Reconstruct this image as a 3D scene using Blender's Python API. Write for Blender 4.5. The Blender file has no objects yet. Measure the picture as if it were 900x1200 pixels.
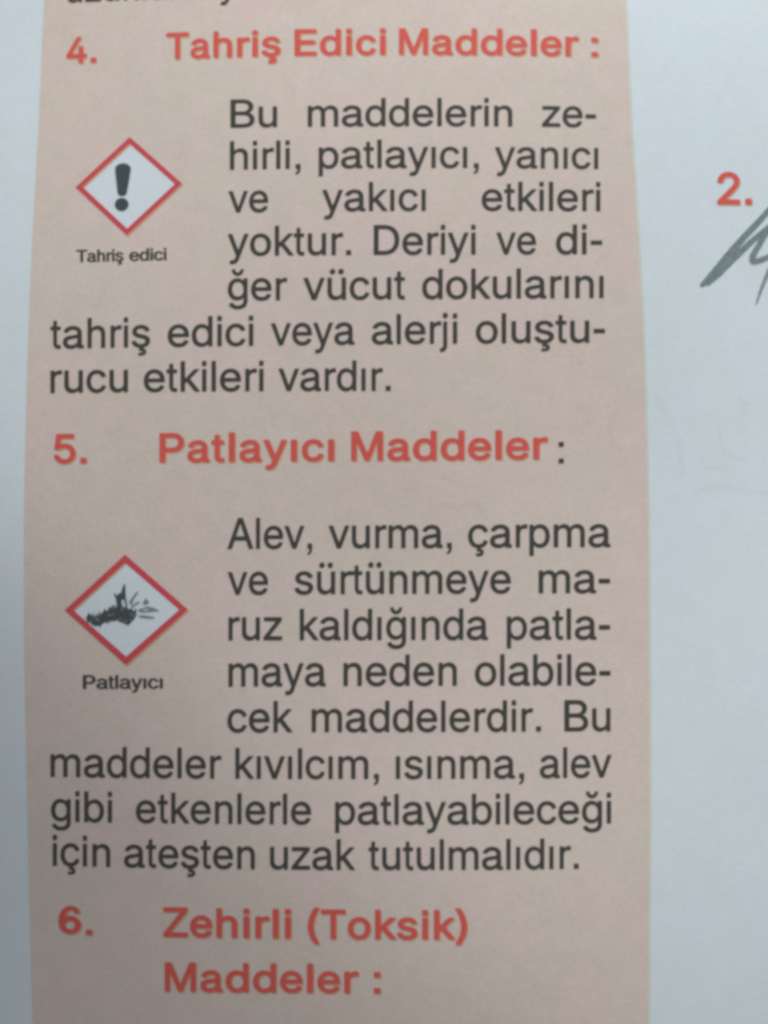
import bpy, math, random
from mathutils import Vector, noise
from mathutils.geometry import tessellate_polygon

sc = bpy.context.scene
COL = sc.collection
random.seed(4)

# ------------------------------------------------------------------ camera, world, lamps, exposure
MM = 0.001
FRAME_H = 108.0                     # millimetres of page seen top to bottom
DIST = 160.0                        # millimetres from lens to page
TILT = math.radians(5.0)
FOCAL = 36.0 * DIST / FRAME_H

cam_data = bpy.data.cameras.new('camera')
cam = bpy.data.objects.new('camera', cam_data)
COL.objects.link(cam)
cam.location = (0.0, -math.sin(TILT) * DIST * MM, math.cos(TILT) * DIST * MM)
cam.rotation_euler = (TILT, 0.0, 0.0)
cam_data.sensor_fit = 'VERTICAL'
cam_data.sensor_height = 36.0
cam_data.sensor_width = 27.0
cam_data.lens = FOCAL
cam_data.clip_start = 0.005
cam_data.clip_end = 20.0
cam_data.dof.use_dof = True
cam_data.dof.focus_distance = (DIST + 0.8) * MM
cam_data.dof.aperture_fstop = 8.5
sc.camera = cam

world = bpy.data.worlds.new('World')
sc.world = world
world.use_nodes = True
bg = world.node_tree.nodes['Background']
bg.inputs['Color'].default_value = (0.93, 0.985, 1.04, 1)
bg.inputs['Strength'].default_value = 0.28


def area_lamp(name, loc, aim, size, power, color):
    d = bpy.data.lights.new(name, 'AREA')
    d.shape = 'RECTANGLE'
    d.size, d.size_y = size
    d.energy = power
    d.color = color
    o = bpy.data.objects.new(name, d)
    COL.objects.link(o)
    o.location = loc
    o.rotation_euler = (Vector(aim) - Vector(loc)).to_track_quat('-Z', 'Y').to_euler()
    return o


area_lamp('window_light', (0.249, 0.497, 0.162), (0.0, 0.0, 0.0), (0.216, 0.216), 5.1, (0.90, 0.948, 0.96))

sc.view_settings.view_transform = 'Standard'
sc.view_settings.look = 'None'
sc.view_settings.exposure = 0.0
sc.view_settings.gamma = 1.0
sc.cycles.pixel_filter_type = 'BLACKMAN_HARRIS'
sc.cycles.filter_width = 3.6


# ------------------------------------------------------------------ materials
def new_mat(name, rough=0.45, spec=0.5):
    m = bpy.data.materials.new(name)
    m.use_nodes = True
    nt = m.node_tree
    b = nt.nodes['Principled BSDF']
    b.inputs['Roughness'].default_value = rough
    b.inputs['Specular IOR Level'].default_value = spec
    return m, nt, b


def noise_node(nt, scale, detail=2.0, rough=0.5):
    tc = nt.nodes.get('coords') or nt.nodes.new('ShaderNodeTexCoord')
    tc.name = 'coords'
    n = nt.nodes.new('ShaderNodeTexNoise')
    n.inputs['Scale'].default_value = scale
    n.inputs['Detail'].default_value = detail
    n.inputs['Roughness'].default_value = rough
    nt.links.new(tc.outputs['Object'], n.inputs['Vector'])
    return n


def mixed(nt, fac, a, b, lo=0.35, hi=0.65):
    """colour a..b driven by fac stretched between lo and hi"""
    mr = nt.nodes.new('ShaderNodeMapRange')
    mr.inputs['From Min'].default_value = lo
    mr.inputs['From Max'].default_value = hi
    nt.links.new(fac, mr.inputs['Value'])
    mx = nt.nodes.new('ShaderNodeMix')
    mx.data_type = 'RGBA'
    nt.links.new(mr.outputs['Result'], mx.inputs['Factor'])
    for sock, v in ((mx.inputs['A'], a), (mx.inputs['B'], b)):
        if isinstance(v, tuple):
            sock.default_value = (*v, 1)
        else:
            nt.links.new(v, sock)
    return mx.outputs['Result']


def scaled(nt, col, fac, lo_mul, hi_mul, lo=0.3, hi=0.7):
    mr = nt.nodes.new('ShaderNodeMapRange')
    mr.inputs['From Min'].default_value = lo
    mr.inputs['From Max'].default_value = hi
    mr.inputs['To Min'].default_value = lo_mul
    mr.inputs['To Max'].default_value = hi_mul
    nt.links.new(fac, mr.inputs['Value'])
    vm = nt.nodes.new('ShaderNodeVectorMath')
    vm.operation = 'SCALE'
    nt.links.new(col, vm.inputs[0])
    nt.links.new(mr.outputs['Result'], vm.inputs['Scale'])
    return vm.outputs[0]


def bump(nt, b, fac, dist, strength=1.0):
    bp = nt.nodes.new('ShaderNodeBump')
    bp.inputs['Distance'].default_value = dist
    bp.inputs['Strength'].default_value = strength
    nt.links.new(fac, bp.inputs['Height'])
    nt.links.new(bp.outputs['Normal'], b.inputs['Normal'])


def paper_material(name, c1, c2, c3, blotch=0.02, grain=0.03):
    m, nt, b = new_mat(name, 0.42, 0.5)
    n1 = noise_node(nt, 210.0, 2.0)          # soft blotches of about 5 mm
    n2 = noise_node(nt, 75.0, 1.0)
    n3 = noise_node(nt, 2600.0, 3.0, 0.65)   # paper fibre / screen dots
    c = mixed(nt, n1.outputs['Fac'], c1, c2)
    c = mixed(nt, n2.outputs['Fac'], c, c3, 0.4, 0.8)
    c = scaled(nt, c, n3.outputs['Fac'], 1 - grain, 1 + grain)
    n4 = noise_node(nt, 420.0, 2.0)
    c = scaled(nt, c, n4.outputs['Fac'], 1 - blotch, 1 + blotch)
    nt.links.new(c, b.inputs['Base Color'])
    bump(nt, b, n3.outputs['Fac'], 0.00002, 0.5)
    return m


M_PAPER = paper_material('white_paper', (0.775, 0.845, 0.865), (0.79, 0.83, 0.872), (0.775, 0.84, 0.848), 0.014, 0.03)
M_PINK = paper_material('pink_tint_print', (0.775, 0.638, 0.546), (0.793, 0.622, 0.560), (0.752, 0.645, 0.552), 0.025, 0.055)
M_EDGE = paper_material('tint_edge_print', (0.74, 0.70, 0.60), (0.75, 0.71, 0.61), (0.74, 0.70, 0.60), 0.02, 0.02)


def ink_material(name, c1, c2, cover=1.0, fine=3200.0):
    m, nt, b = new_mat(name, 0.42, 0.5)
    n = noise_node(nt, fine, 3.0, 0.6)
    nt.links.new(mixed(nt, n.outputs['Fac'], c1, c2), b.inputs['Base Color'])
    if cover < 1.0:
        n2 = noise_node(nt, 1500.0, 3.0, 0.7)
        mr = nt.nodes.new('ShaderNodeMapRange')
        mr.inputs['From Min'].default_value = 0.35
        mr.inputs['From Max'].default_value = 0.65
        mr.inputs['To Min'].default_value = cover * 0.8
        mr.inputs['To Max'].default_value = min(1.0, cover * 1.15)
        nt.links.new(n2.outputs['Fac'], mr.inputs['Value'])
        nt.links.new(mr.outputs['Result'], b.inputs['Alpha'])
    return m


M_BLACK = ink_material('black_ink', (0.050, 0.046, 0.038), (0.072, 0.067, 0.056))
M_RED = ink_material('red_ink', (0.77, 0.105, 0.085), (0.83, 0.125, 0.10))
M_YELLOW = ink_material('orange_ink', (0.80, 0.44, 0.22), (0.82, 0.47, 0.25), 0.75)
M_CRIMSON = ink_material('crimson_ink', (0.68, 0.072, 0.095), (0.74, 0.088, 0.11))
M_SYMBOL = ink_material('dark_grey_green_ink', (0.055, 0.075, 0.075), (0.075, 0.095, 0.095))
M_PENCIL = ink_material('grey_pencil', (0.19, 0.245, 0.25), (0.28, 0.34, 0.345), 0.90, 2200.0)
M_PENCIL_LIGHT = ink_material('light_grey_pencil', (0.20, 0.25, 0.26), (0.32, 0.38, 0.39), 0.72, 2200.0)
M_GHOST = ink_material('show_through', (0.30, 0.34, 0.36), (0.36, 0.40, 0.42), 0.03)


# ------------------------------------------------------------------ the curved sheet
def sheet_height(x, y):
    """height of the paper in mm over (x, y) in mm: nearly flat, curling away at the lower left near the gutter, the bend fitted to shade that corner"""
    d = -(x * math.cos(0.839) + y * math.sin(0.839)) - 21.06
    d = 4.0 * math.log1p(math.exp(min(d / 4.0, 60.0)))
    h = -0.39 * (math.sqrt(d * d + 44.2 ** 2) - 44.2)  # curl shaped so the corner turns from the lamp, in place of a shadow
    h += 4.39 * (1.0 - math.sqrt(1.0 + ((x + 3.3) / 70.0) ** 2 + ((y - 25.0) / 95.0) ** 2))
    h += 0.9 * math.cos((y - 0.62 * x - 39.1) / 115.3 * 2 * math.pi)  # gentle wave added to darken the middle of the column
    h += 0.08 * noise.noise(Vector((x * 0.045, y * 0.045, 3.1)))
    return h


CY, CZ = -math.sin(TILT) * DIST, math.cos(TILT) * DIST
ct, st_ = math.cos(TILT), math.sin(TILT)


def on_sheet(px, py, lift=0.0):
    """the point of the sheet (mm) that lies at measured place (px, py) of the 900 x 1200 layout"""
    u = (px - 450.0) / 1200.0 * FRAME_H / DIST
    v = (600.0 - py) / 1200.0 * FRAME_H / DIST
    dx, dy, dz = u, v * ct + st_, v * st_ - ct
    t = -CZ / dz
    for _ in range(6):
        h = sheet_height(t * dx, CY + t * dy)
        t = (h - CZ) / dz
    x, y = t * dx, CY + t * dy
    return (x * MM, y * MM, (sheet_height(x, y) + lift) * MM)


def link_mesh(name, verts, faces, mats, parent=None, mat_index=None, smooth=False):
    me = bpy.data.meshes.new(name)
    me.from_pydata(verts, [], faces)
    for m in (mats if isinstance(mats, (list, tuple)) else [mats]):
        me.materials.append(m)
    if mat_index:
        for p, i in zip(me.polygons, mat_index):
            p.material_index = i
    if smooth:
        for p in me.polygons:
            p.use_smooth = True
    me.update()
    o = bpy.data.objects.new(name, me)
    COL.objects.link(o)
    o.parent = parent
    return o


def empty(name, parent):
    o = bpy.data.objects.new(name, None)
    o.empty_display_size = 0.01
    COL.objects.link(o)
    o.parent = parent
    return o


def grid_patch(fn, nu, nv, lift):
    verts = [on_sheet(*fn(i / nu, j / nv), lift) for j in range(nv + 1) for i in range(nu + 1)]
    faces = [(j * (nu + 1) + i, j * (nu + 1) + i + 1, (j + 1) * (nu + 1) + i + 1, (j + 1) * (nu + 1) + i)
             for j in range(nv) for i in range(nu)]
    faces = [f[::-1] for f in faces]
    return verts, faces


# ------------------------------------------------------------------ the page
X0, X1, Y0, Y1 = -75.0, 135.0, -150.0, 120.0
NX, NY = 140, 180
vs = [(0, 0, 0)] * ((NX + 1) * (NY + 1))
for j in range(NY + 1):
    for i in range(NX + 1):
        x = X0 + (X1 - X0) * i / NX
        y = Y0 + (Y1 - Y0) * j / NY
        vs[j * (NX + 1) + i] = (x * MM, y * MM, sheet_height(x, y) * MM)
n_top = len(vs)
top_faces = [(j * (NX + 1) + i, j * (NX + 1) + i + 1, (j + 1) * (NX + 1) + i + 1, (j + 1) * (NX + 1) + i)
             for j in range(NY) for i in range(NX)]
under = [(x, y, z - 0.12 * MM) for x, y, z in vs]
faces = top_faces + [tuple(k + n_top for k in f[::-1]) for f in top_faces]
rim = [i for i in range(NX + 1)] + [j * (NX + 1) + NX for j in range(1, NY + 1)] \
    + [NY * (NX + 1) + i for i in range(NX - 1, -1, -1)] + [j * (NX + 1) for j in range(NY - 1, 0, -1)]
for a, b in zip(rim, rim[1:] + rim[:1]):
    faces.append((a, a + n_top, b + n_top, b))
page = link_mesh('textbook_page', vs + under, faces, M_PAPER, smooth=True)
page['label'] = 'curved white textbook page with a pink column of Turkish text about hazardous substances'
page['category'] = 'book page'


def poly_interp(pts, y):
    """smooth interpolation (Catmull-Rom) of x over y through measured points"""
    n = len(pts)
    if y <= pts[0][0]:
        a, b = pts[0], pts[1]
        return a[1] + (y - a[0]) * (b[1] - a[1]) / (b[0] - a[0])
    if y >= pts[-1][0]:
        a, b = pts[-2], pts[-1]
        return b[1] + (y - b[0]) * (b[1] - a[1]) / (b[0] - a[0])
    for k in range(n - 1):
        if pts[k][0] <= y <= pts[k + 1][0]:
            p1, p2 = pts[k], pts[k + 1]
            h = p2[0] - p1[0]
            t = (y - p1[0]) / h
            s1 = (p2[1] - pts[max(k - 1, 0)][1]) / (p2[0] - pts[max(k - 1, 0)][0]) * h
            s2 = (pts[min(k + 2, n - 1)][1] - p1[1]) / (pts[min(k + 2, n - 1)][0] - p1[0]) * h
            return ((2 * t**3 - 3 * t**2 + 1) * p1[1] + (t**3 - 2 * t**2 + t) * s1
                    + (-2 * t**3 + 3 * t**2) * p2[1] + (t**3 - t**2) * s2)


LEFT = [(-250, 68), (0, 52), (150, 45), (300, 37), (450, 31.5), (600, 28.5), (750, 28.5), (900, 31), (1200, 38), (1450, 46)]
RIGHT = [(-250, 716), (0, 732.5), (150, 739.5), (300, 749), (450, 755.5), (600, 759), (750, 760.5), (900, 761), (1200, 759.5), (1450, 757)]


def col_fn(u, v):
    y = -250 + 1700 * v
    a, b = poly_interp(LEFT, y), poly_interp(RIGHT, y)
    return a + (b - a) * u, y


v, f = grid_patch(col_fn, 60, 140, 0.006)
column = link_mesh('tinted_column', v, f, M_PINK, page, smooth=True)


def edge_fn(u, v):
    y = -250 + 1700 * v
    b = poly_interp(RIGHT, y)
    return b - 1.2 + 3.6 * u, y


v, f = grid_patch(edge_fn, 1, 140, 0.010)
link_mesh('column_edge', v, f, M_EDGE, page, smooth=True)

# letter outlines (thousandths of the type size), drawn as loops of corner points
GLYPHS = {
    'R': {
        'a': '178,-20 236,-24 288,-16 331,1 375,32 379,27 381,-4 391,-11 446,-12 466,-17 501,-20 529,-12 537,-4 539,12 537,60 529,67 497,71 493,76 491,84 489,356 486,392 479,420 462,456 438,486 410,507 371,526 319,539 272,543 220,538 167,524 125,504 90,477 62,444 44,408 44,396 50,391 137,366 148,372 160,392 174,408 202,428 240,441 288,444 319,438 343,428 361,412 373,388 377,368 378,348 375,340 367,333 339,326 197,307 133,291 102,277 75,260 55,240 40,216 29,180 27,136 34,96 48,64 72,32 102,9 137,-9;220,76 197,80 177,87 161,97 147,112 140,132 139,152 142,168 152,184 177,201 213,213 367,238 375,238 378,224 376,168 365,140 348,116 323,96 296,83 260,76',
        'b': '256,-20 286,-23 322,-22 353,-17 381,-8 409,7 433,23 455,44 474,68 491,96 505,128 516,164 523,200 526,240 526,284 522,324 515,360 504,392 492,420 478,444 460,468 440,489 417,507 393,521 369,531 342,538 310,542 278,542 251,538 227,530 207,520 187,506 160,481 156,487 155,496 154,720 148,728 140,730 61,729 52,724 49,712 49,0 53,-8 62,-12 144,-11 148,-8 152,0 153,32 156,42 160,41 183,17 207,0 231,-12;255,80 231,89 207,105 187,128 172,156 162,188 155,224 154,268 157,308 164,341 175,372 190,396 207,415 227,429 251,438 278,442 306,441 334,434 357,421 379,400 396,372 409,340 417,300 419,256 416,216 408,180 396,148 381,124 361,103 340,88 314,79 282,77',
        'c': '220,-20 266,-23 310,-20 354,-8 389,9 422,32 451,64 472,99 486,136 484,147 476,153 405,172 393,172 385,164 376,140 366,124 342,99 322,87 302,80 282,77 259,76 223,82 195,96 170,120 150,152 137,188 130,224 129,268 132,308 141,344 156,377 175,404 198,424 223,436 251,442 282,442 314,435 338,422 358,405 372,384 384,356 393,350 470,368 483,376 484,384 483,392 468,428 449,458 424,484 398,504 369,520 338,532 302,540 251,542 203,535 160,519 119,492 84,458 57,416 37,369 25,316 21,256 26,196 40,140 62,92 91,52 128,19 171,-5',
        'd': '214,-20 239,-23 271,-23 295,-20 318,-15 338,-6 358,6 397,42 401,42 403,36 405,-2 413,-11 492,-12 500,-10 506,-4 508,708 507,720 500,728 417,730 409,728 403,720 401,500 401,488 397,481 354,516 334,527 310,536 287,541 259,543 231,541 204,536 176,527 152,516 129,501 109,485 75,444 48,392 32,332 26,260 32,188 39,156 49,124 62,96 77,72 95,48 115,28 137,12 160,-2 188,-13;239,80 212,90 190,104 172,124 155,152 144,184 136,224 134,264 137,304 143,336 155,368 169,392 188,414 208,428 231,438 259,442 291,441 318,434 342,420 366,397 382,371 394,336 400,300 403,256 399,212 391,176 380,148 366,124 346,103 324,88 299,80 271,77',
        'e': '241,-20 288,-23 335,-20 375,-12 414,4 450,27 478,53 500,84 515,120 513,132 505,137 421,156 413,152 400,128 388,112 375,100 359,90 339,82 319,78 272,77 236,84 204,100 178,124 158,156 149,180 144,204 144,216 149,221 505,222 517,223 523,228 525,240 525,288 517,348 503,396 481,440 450,478 410,508 367,528 316,540 264,542 217,534 169,517 130,491 94,456 68,416 47,368 35,312 31,252 36,192 50,140 74,90 106,49 146,17 189,-6;149,318 146,320 145,328 153,356 168,384 185,405 205,421 225,432 248,440 276,443 304,442 327,436 347,427 367,413 382,396 395,376 406,348 411,324 406,318 399,317',
        'g': '220,-221 268,-224 315,-222 359,-214 398,-199 430,-181 458,-157 479,-129 495,-97 505,-57 508,-9 508,515 506,527 497,534 422,535 410,532 405,523 403,483 402,480 398,480 375,503 355,517 331,530 307,537 280,542 248,542 220,539 193,532 148,511 108,479 76,439 51,387 38,343 32,299 31,247 35,199 46,155 60,119 81,83 106,55 137,29 173,11 212,-1 252,-5 292,-3 323,4 361,23 394,53 398,54 401,47 402,-21 394,-61 385,-77 375,-90 359,-103 339,-113 311,-122 284,-125 248,-124 220,-118 201,-110 181,-97 165,-81 141,-50 133,-46 118,-52 64,-85 55,-93 55,-105 70,-131 90,-155 114,-177 137,-192 163,-205 189,-214;248,95 220,103 197,116 176,135 160,159 149,187 141,223 138,263 140,303 146,335 158,367 171,391 189,412 209,427 232,437 260,442 292,441 319,434 343,421 365,399 381,375 393,343 401,307 404,267 401,223 395,191 384,163 370,139 351,119 331,106 307,98 280,94',
        'h': '72,-8 83,-12 158,-12 166,-10 171,-4 173,8 173,316 178,356 185,376 193,392 217,418 249,435 288,442 324,437 339,432 355,422 367,411 378,396 390,364 394,324 395,8 396,-4 403,-10 411,-12 482,-12 494,-10 500,0 500,348 493,400 479,444 456,480 426,509 387,530 343,541 300,542 257,534 221,518 182,488 176,488 173,504 173,716 170,724 158,730 79,729 71,725 67,716 67,8 68,0',
        'i': '62,-8 73,-12 149,-12 160,-8 163,0 164,516 162,528 153,534 73,535 64,532 59,524 58,8 59,0;65,604 77,602 145,602 153,603 160,607 164,616 164,628 164,712 160,725 153,729 137,730 73,730 62,725 58,712 58,620 59,612',
        'j': '-20,-209 -6,-213 37,-210 64,-203 88,-190 107,-173 123,-153 136,-125 144,-97 149,-45 149,515 148,527 138,534 64,535 56,531 52,523 50,-57 44,-85 31,-101 14,-109 -13,-111 -23,-117 -25,-129 -25,-193 -24,-201;81,611 107,607 130,615 151,635 162,659 164,687 157,715 138,739 115,751 92,752 68,742 49,723 39,699 38,671 44,647 60,623',
        'k': '63,-8 74,-12 145,-12 153,-11 161,-6 164,8 164,184 172,196 197,219 204,223 216,212 386,-8 398,-12 497,-12 506,-8 510,0 505,12 295,284 288,296 295,308 489,512 494,520 493,528 485,534 477,535 386,535 375,532 185,334 169,321 165,326 164,340 164,712 161,724 149,730 70,729 62,725 58,716 58,8 59,0',
        'l': '62,-8 73,-12 149,-12 160,-8 164,0 164,712 161,724 153,729 69,729 62,725 58,716 58,8 59,0',
        'm': '61,-8 72,-12 147,-12 155,-11 163,-4 164,8 164,328 168,364 182,396 203,420 235,437 270,444 302,439 330,426 350,405 360,380 363,356 363,8 365,-4 369,-9 381,-12 457,-12 466,-8 471,0 471,8 471,340 475,372 481,388 490,404 512,426 540,439 576,444 607,439 639,424 657,404 666,380 670,348 670,8 671,-4 679,-11 687,-12 762,-12 773,-8 777,0 778,8 778,368 775,396 768,424 759,448 746,472 722,500 691,522 651,538 615,545 588,545 564,542 516,527 477,503 437,464 433,466 407,500 385,519 357,534 330,542 286,545 246,536 207,518 167,486 163,492 161,524 155,533 143,535 76,535 62,532 57,524 56,512 56,8 57,0',
        'n': '72,-8 83,-12 158,-12 166,-10 171,-4 173,8 173,316 178,356 185,376 193,392 217,418 248,435 288,442 323,437 339,432 355,422 367,411 377,396 390,364 394,324 394,8 396,-4 402,-10 414,-12 485,-12 497,-6 500,8 500,324 497,380 488,420 472,456 450,487 422,511 394,526 359,538 327,542 292,541 260,535 231,524 209,511 177,485 174,484 171,492 169,524 162,533 83,535 75,533 69,528 67,512 67,8 68,0',
        'o': '231,-20 283,-23 334,-18 382,-3 425,23 461,55 490,96 512,144 526,200 530,260 525,324 511,376 487,428 453,472 413,504 370,526 319,540 267,542 220,536 172,520 129,494 93,461 65,420 43,372 31,320 26,260 30,200 44,144 66,96 97,53 134,20 180,-5;271,76 240,80 216,90 192,106 172,128 156,156 144,192 137,228 136,268 140,308 149,344 163,376 180,400 200,419 224,433 251,441 283,443 315,438 342,428 366,411 385,388 401,360 413,324 419,288 421,248 417,212 408,176 395,144 378,120 354,98 330,85 303,78',
        'p': '54,-209 65,-213 140,-213 148,-211 153,-205 155,-193 155,23 158,39 164,37 184,18 204,3 223,-9 243,-16 267,-21 294,-23 346,-19 393,-2 417,12 437,27 457,46 473,66 498,111 517,167 526,231 525,299 515,363 495,415 466,463 429,499 389,523 358,534 326,541 290,543 259,539 231,532 211,522 188,507 160,479 156,479 153,491 152,523 148,531 144,534 65,535 57,533 51,527 49,-193 50,-201;267,78 239,85 215,99 195,119 177,147 164,179 157,215 154,255 155,295 161,331 171,363 186,391 203,411 223,427 247,437 275,442 302,442 330,436 354,424 377,403 394,379 407,347 416,311 419,271 418,231 413,195 401,159 386,131 370,110 350,94 326,83 298,77',
        'r': '73,-8 84,-12 154,-12 162,-11 170,-4 171,8 171,328 177,364 185,384 197,401 213,415 232,427 268,436 295,437 326,433 334,435 338,438 341,448 341,524 340,532 334,539 322,542 287,543 248,537 213,522 174,492 170,497 166,528 158,534 84,535 76,533 70,528 68,512 68,8 69,0',
        's': '192,-20 240,-23 291,-21 335,-12 374,3 410,24 436,48 457,80 469,112 473,152 466,192 450,226 422,255 390,275 355,290 224,321 196,330 169,346 155,364 152,376 153,392 157,404 166,416 180,428 196,436 236,446 279,445 299,440 315,433 339,412 361,376 366,372 378,372 446,386 459,392 462,404 451,432 435,460 415,484 394,503 372,516 347,527 319,536 275,542 228,542 184,535 141,520 105,500 78,476 55,444 43,412 39,372 45,332 62,299 89,269 121,249 161,232 295,200 319,192 343,176 356,156 358,140 356,128 350,116 339,103 323,92 303,83 260,75 232,75 208,78 188,84 170,92 147,112 138,128 129,151 121,157 109,157 38,143 26,137 23,128 24,120 37,84 53,56 74,34 97,15 125,0 157,-12',
        't': '168,-14 201,-18 236,-15 260,-8 266,2 252,78 248,83 240,85 205,81 193,82 182,87 171,102 166,134 167,430 170,437 174,438 240,439 252,444 256,454 256,522 252,531 244,534 178,535 169,538 166,550 166,658 162,669 150,673 87,673 76,668 72,658 72,542 70,538 64,535 21,535 9,530 5,518 5,454 9,444 17,440 64,439 71,434 72,126 77,82 90,46 110,18 136,-2',
        'u': '205,-15 256,-19 304,-11 347,8 387,39 391,40 393,29 394,0 398,-7 402,-10 481,-12 489,-11 497,-3 498,517 497,525 491,533 481,535 406,535 398,533 394,529 391,513 391,205 385,165 378,145 369,129 355,113 343,102 312,87 272,81 237,86 207,101 185,125 171,157 166,197 166,513 163,529 154,535 138,535 75,535 67,533 62,529 59,513 59,189 61,153 68,117 75,93 87,69 100,49 117,29 137,13 158,1 181,-9',
        'v': '199,-8 212,-12 288,-12 296,-11 304,-4 499,512 501,524 494,533 403,535 395,533 390,528 252,141 248,142 244,151 111,528 101,534 85,535 14,535 6,533 0,528 -1,520 3,508 192,4',
        'y': '69,-213 95,-216 127,-216 155,-211 179,-203 199,-192 219,-176 236,-157 252,-133 274,-85 495,511 498,523 493,532 481,535 402,535 394,533 388,527 258,158 251,141 247,144 243,154 112,527 103,534 83,535 16,535 8,533 2,527 4,511 193,-1 190,-13 171,-69 160,-89 150,-101 139,-109 123,-114 103,-114 72,-110 64,-113 61,-117 41,-197 48,-206',
        'z': '27,-8 34,-11 46,-12 456,-12 468,-11 473,-8 478,4 478,72 475,84 468,89 200,90 188,91 185,96 195,112 466,448 469,460 469,516 468,524 464,531 448,535 54,535 42,534 34,529 31,516 31,448 34,439 42,434 298,433 311,432 314,428 304,412 26,72 22,60 22,8 23,0',
        'ı': '73,-8 84,-12 160,-12 171,-8 174,0 175,516 173,528 164,534 84,535 75,532 70,524 69,8 70,0',
        'ü': '205,-15 256,-19 304,-11 347,8 387,39 391,40 393,29 394,0 398,-7 402,-10 481,-12 489,-11 497,-3 498,517 497,525 491,533 481,535 406,535 398,533 394,529 391,513 391,205 385,165 378,145 369,129 355,113 343,102 312,87 272,81 237,86 207,101 185,125 171,157 166,197 166,513 163,529 154,535 138,535 75,535 67,533 62,529 59,513 59,189 61,153 68,117 75,93 87,69 100,49 117,29 137,13 158,1 181,-9;165,609 193,608 217,618 237,640 246,665 246,693 237,719 217,741 193,751 169,751 146,741 126,722 115,697 114,669 124,641 142,620;361,609 387,608 411,617 431,637 437,649 442,665 442,693 434,717 414,740 391,750 363,750 341,741 322,721 312,697 310,669 319,642 337,621',
        'ğ': '220,-221 268,-224 315,-222 359,-214 398,-199 430,-181 458,-157 479,-129 495,-97 505,-57 508,-9 508,515 506,527 497,534 422,535 410,532 405,523 403,483 402,480 398,480 375,503 355,517 331,530 307,537 280,542 248,542 220,539 193,532 148,511 108,479 76,439 51,387 38,343 32,299 31,247 35,199 46,155 60,119 81,83 106,55 137,29 173,11 212,-1 252,-5 292,-3 323,4 361,23 394,53 398,54 401,47 402,-21 394,-61 385,-77 375,-90 359,-103 339,-113 311,-122 284,-125 248,-124 220,-118 201,-110 181,-97 165,-81 141,-50 133,-46 118,-52 64,-85 55,-93 55,-105 70,-131 90,-155 114,-177 137,-192 163,-205 189,-214;248,95 220,103 197,116 176,135 160,159 149,187 141,223 138,263 140,303 146,335 158,367 171,391 189,412 209,427 232,437 260,442 292,441 319,434 343,421 365,399 381,375 393,343 401,307 404,267 401,223 395,191 384,163 370,139 351,119 331,106 307,98 280,94;239,595 272,592 307,597 335,608 363,627 388,655 404,687 414,727 415,747 412,755 406,760 398,761 339,759 333,751 326,719 315,701 296,686 272,681 248,686 228,699 216,719 209,751 205,758 193,761 145,761 137,760 130,755 127,739 132,707 141,679 155,655 173,633 193,617 216,603',
        'ş': '189,-209 204,-213 268,-213 300,-210 338,-197 351,-189 363,-177 374,-157 380,-133 380,-101 372,-77 362,-61 347,-48 327,-38 294,-29 291,-25 296,-21 335,-12 367,0 395,14 418,31 438,51 454,73 466,98 472,123 473,163 465,199 447,231 418,258 387,277 351,291 224,321 196,330 169,346 156,363 152,375 153,391 156,403 165,415 179,427 196,436 236,446 280,445 300,440 315,433 338,415 350,399 363,375 371,371 450,387 461,395 462,403 461,411 447,443 430,468 410,491 387,508 359,523 331,533 300,539 252,543 208,539 165,529 125,512 93,491 66,463 48,431 40,399 40,359 49,323 66,293 93,267 125,247 161,232 296,200 319,192 343,177 352,167 357,155 358,139 356,127 347,112 335,100 303,83 260,75 212,77 193,82 173,91 149,111 139,127 129,151 121,157 109,157 38,143 30,140 24,135 23,127 26,115 39,79 55,55 78,30 101,13 129,-2 163,-13 202,-21 208,-25 203,-85 204,-93 208,-97 216,-99 272,-101 284,-105 288,-109 290,-125 288,-130 280,-136 260,-139 200,-139 189,-143 184,-153 184,-193 185,-201',
        'ç': '207,-209 223,-213 282,-213 310,-210 345,-198 369,-179 381,-157 386,-133 386,-101 379,-77 369,-61 353,-47 334,-37 307,-29 304,-25 308,-21 349,-10 377,2 401,16 424,35 444,56 463,83 477,111 486,139 484,147 476,153 405,172 393,172 386,167 377,143 365,123 341,99 322,87 302,80 282,77 258,76 223,82 195,96 171,119 150,151 137,187 130,223 128,267 132,307 140,343 154,375 173,403 195,423 219,435 250,442 282,442 314,435 337,423 356,407 371,387 385,355 393,350 472,369 480,373 484,379 484,387 480,399 464,435 444,463 421,488 393,508 364,523 330,534 294,541 242,542 195,532 151,514 112,487 78,451 51,407 33,359 23,307 21,243 28,183 43,131 68,82 100,43 135,14 175,-7 223,-21 226,-29 220,-85 222,-93 226,-97 286,-101 296,-105 301,-113 299,-129 290,-136 274,-139 219,-139 207,-143 203,-153 203,-193 203,-201',
        'A': '9,-8 16,-11 28,-12 108,-12 121,-8 128,4 190,180 195,186 207,188 470,188 478,180 542,4 549,-8 561,-12 649,-12 657,-10 663,-4 661,12 402,712 396,724 390,728 283,730 275,728 268,720 8,12 5,0;235,295 233,300 235,308 280,436 326,579 330,587 334,588 342,571 381,452 432,308 433,296 426,293 414,292 247,293',
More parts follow.
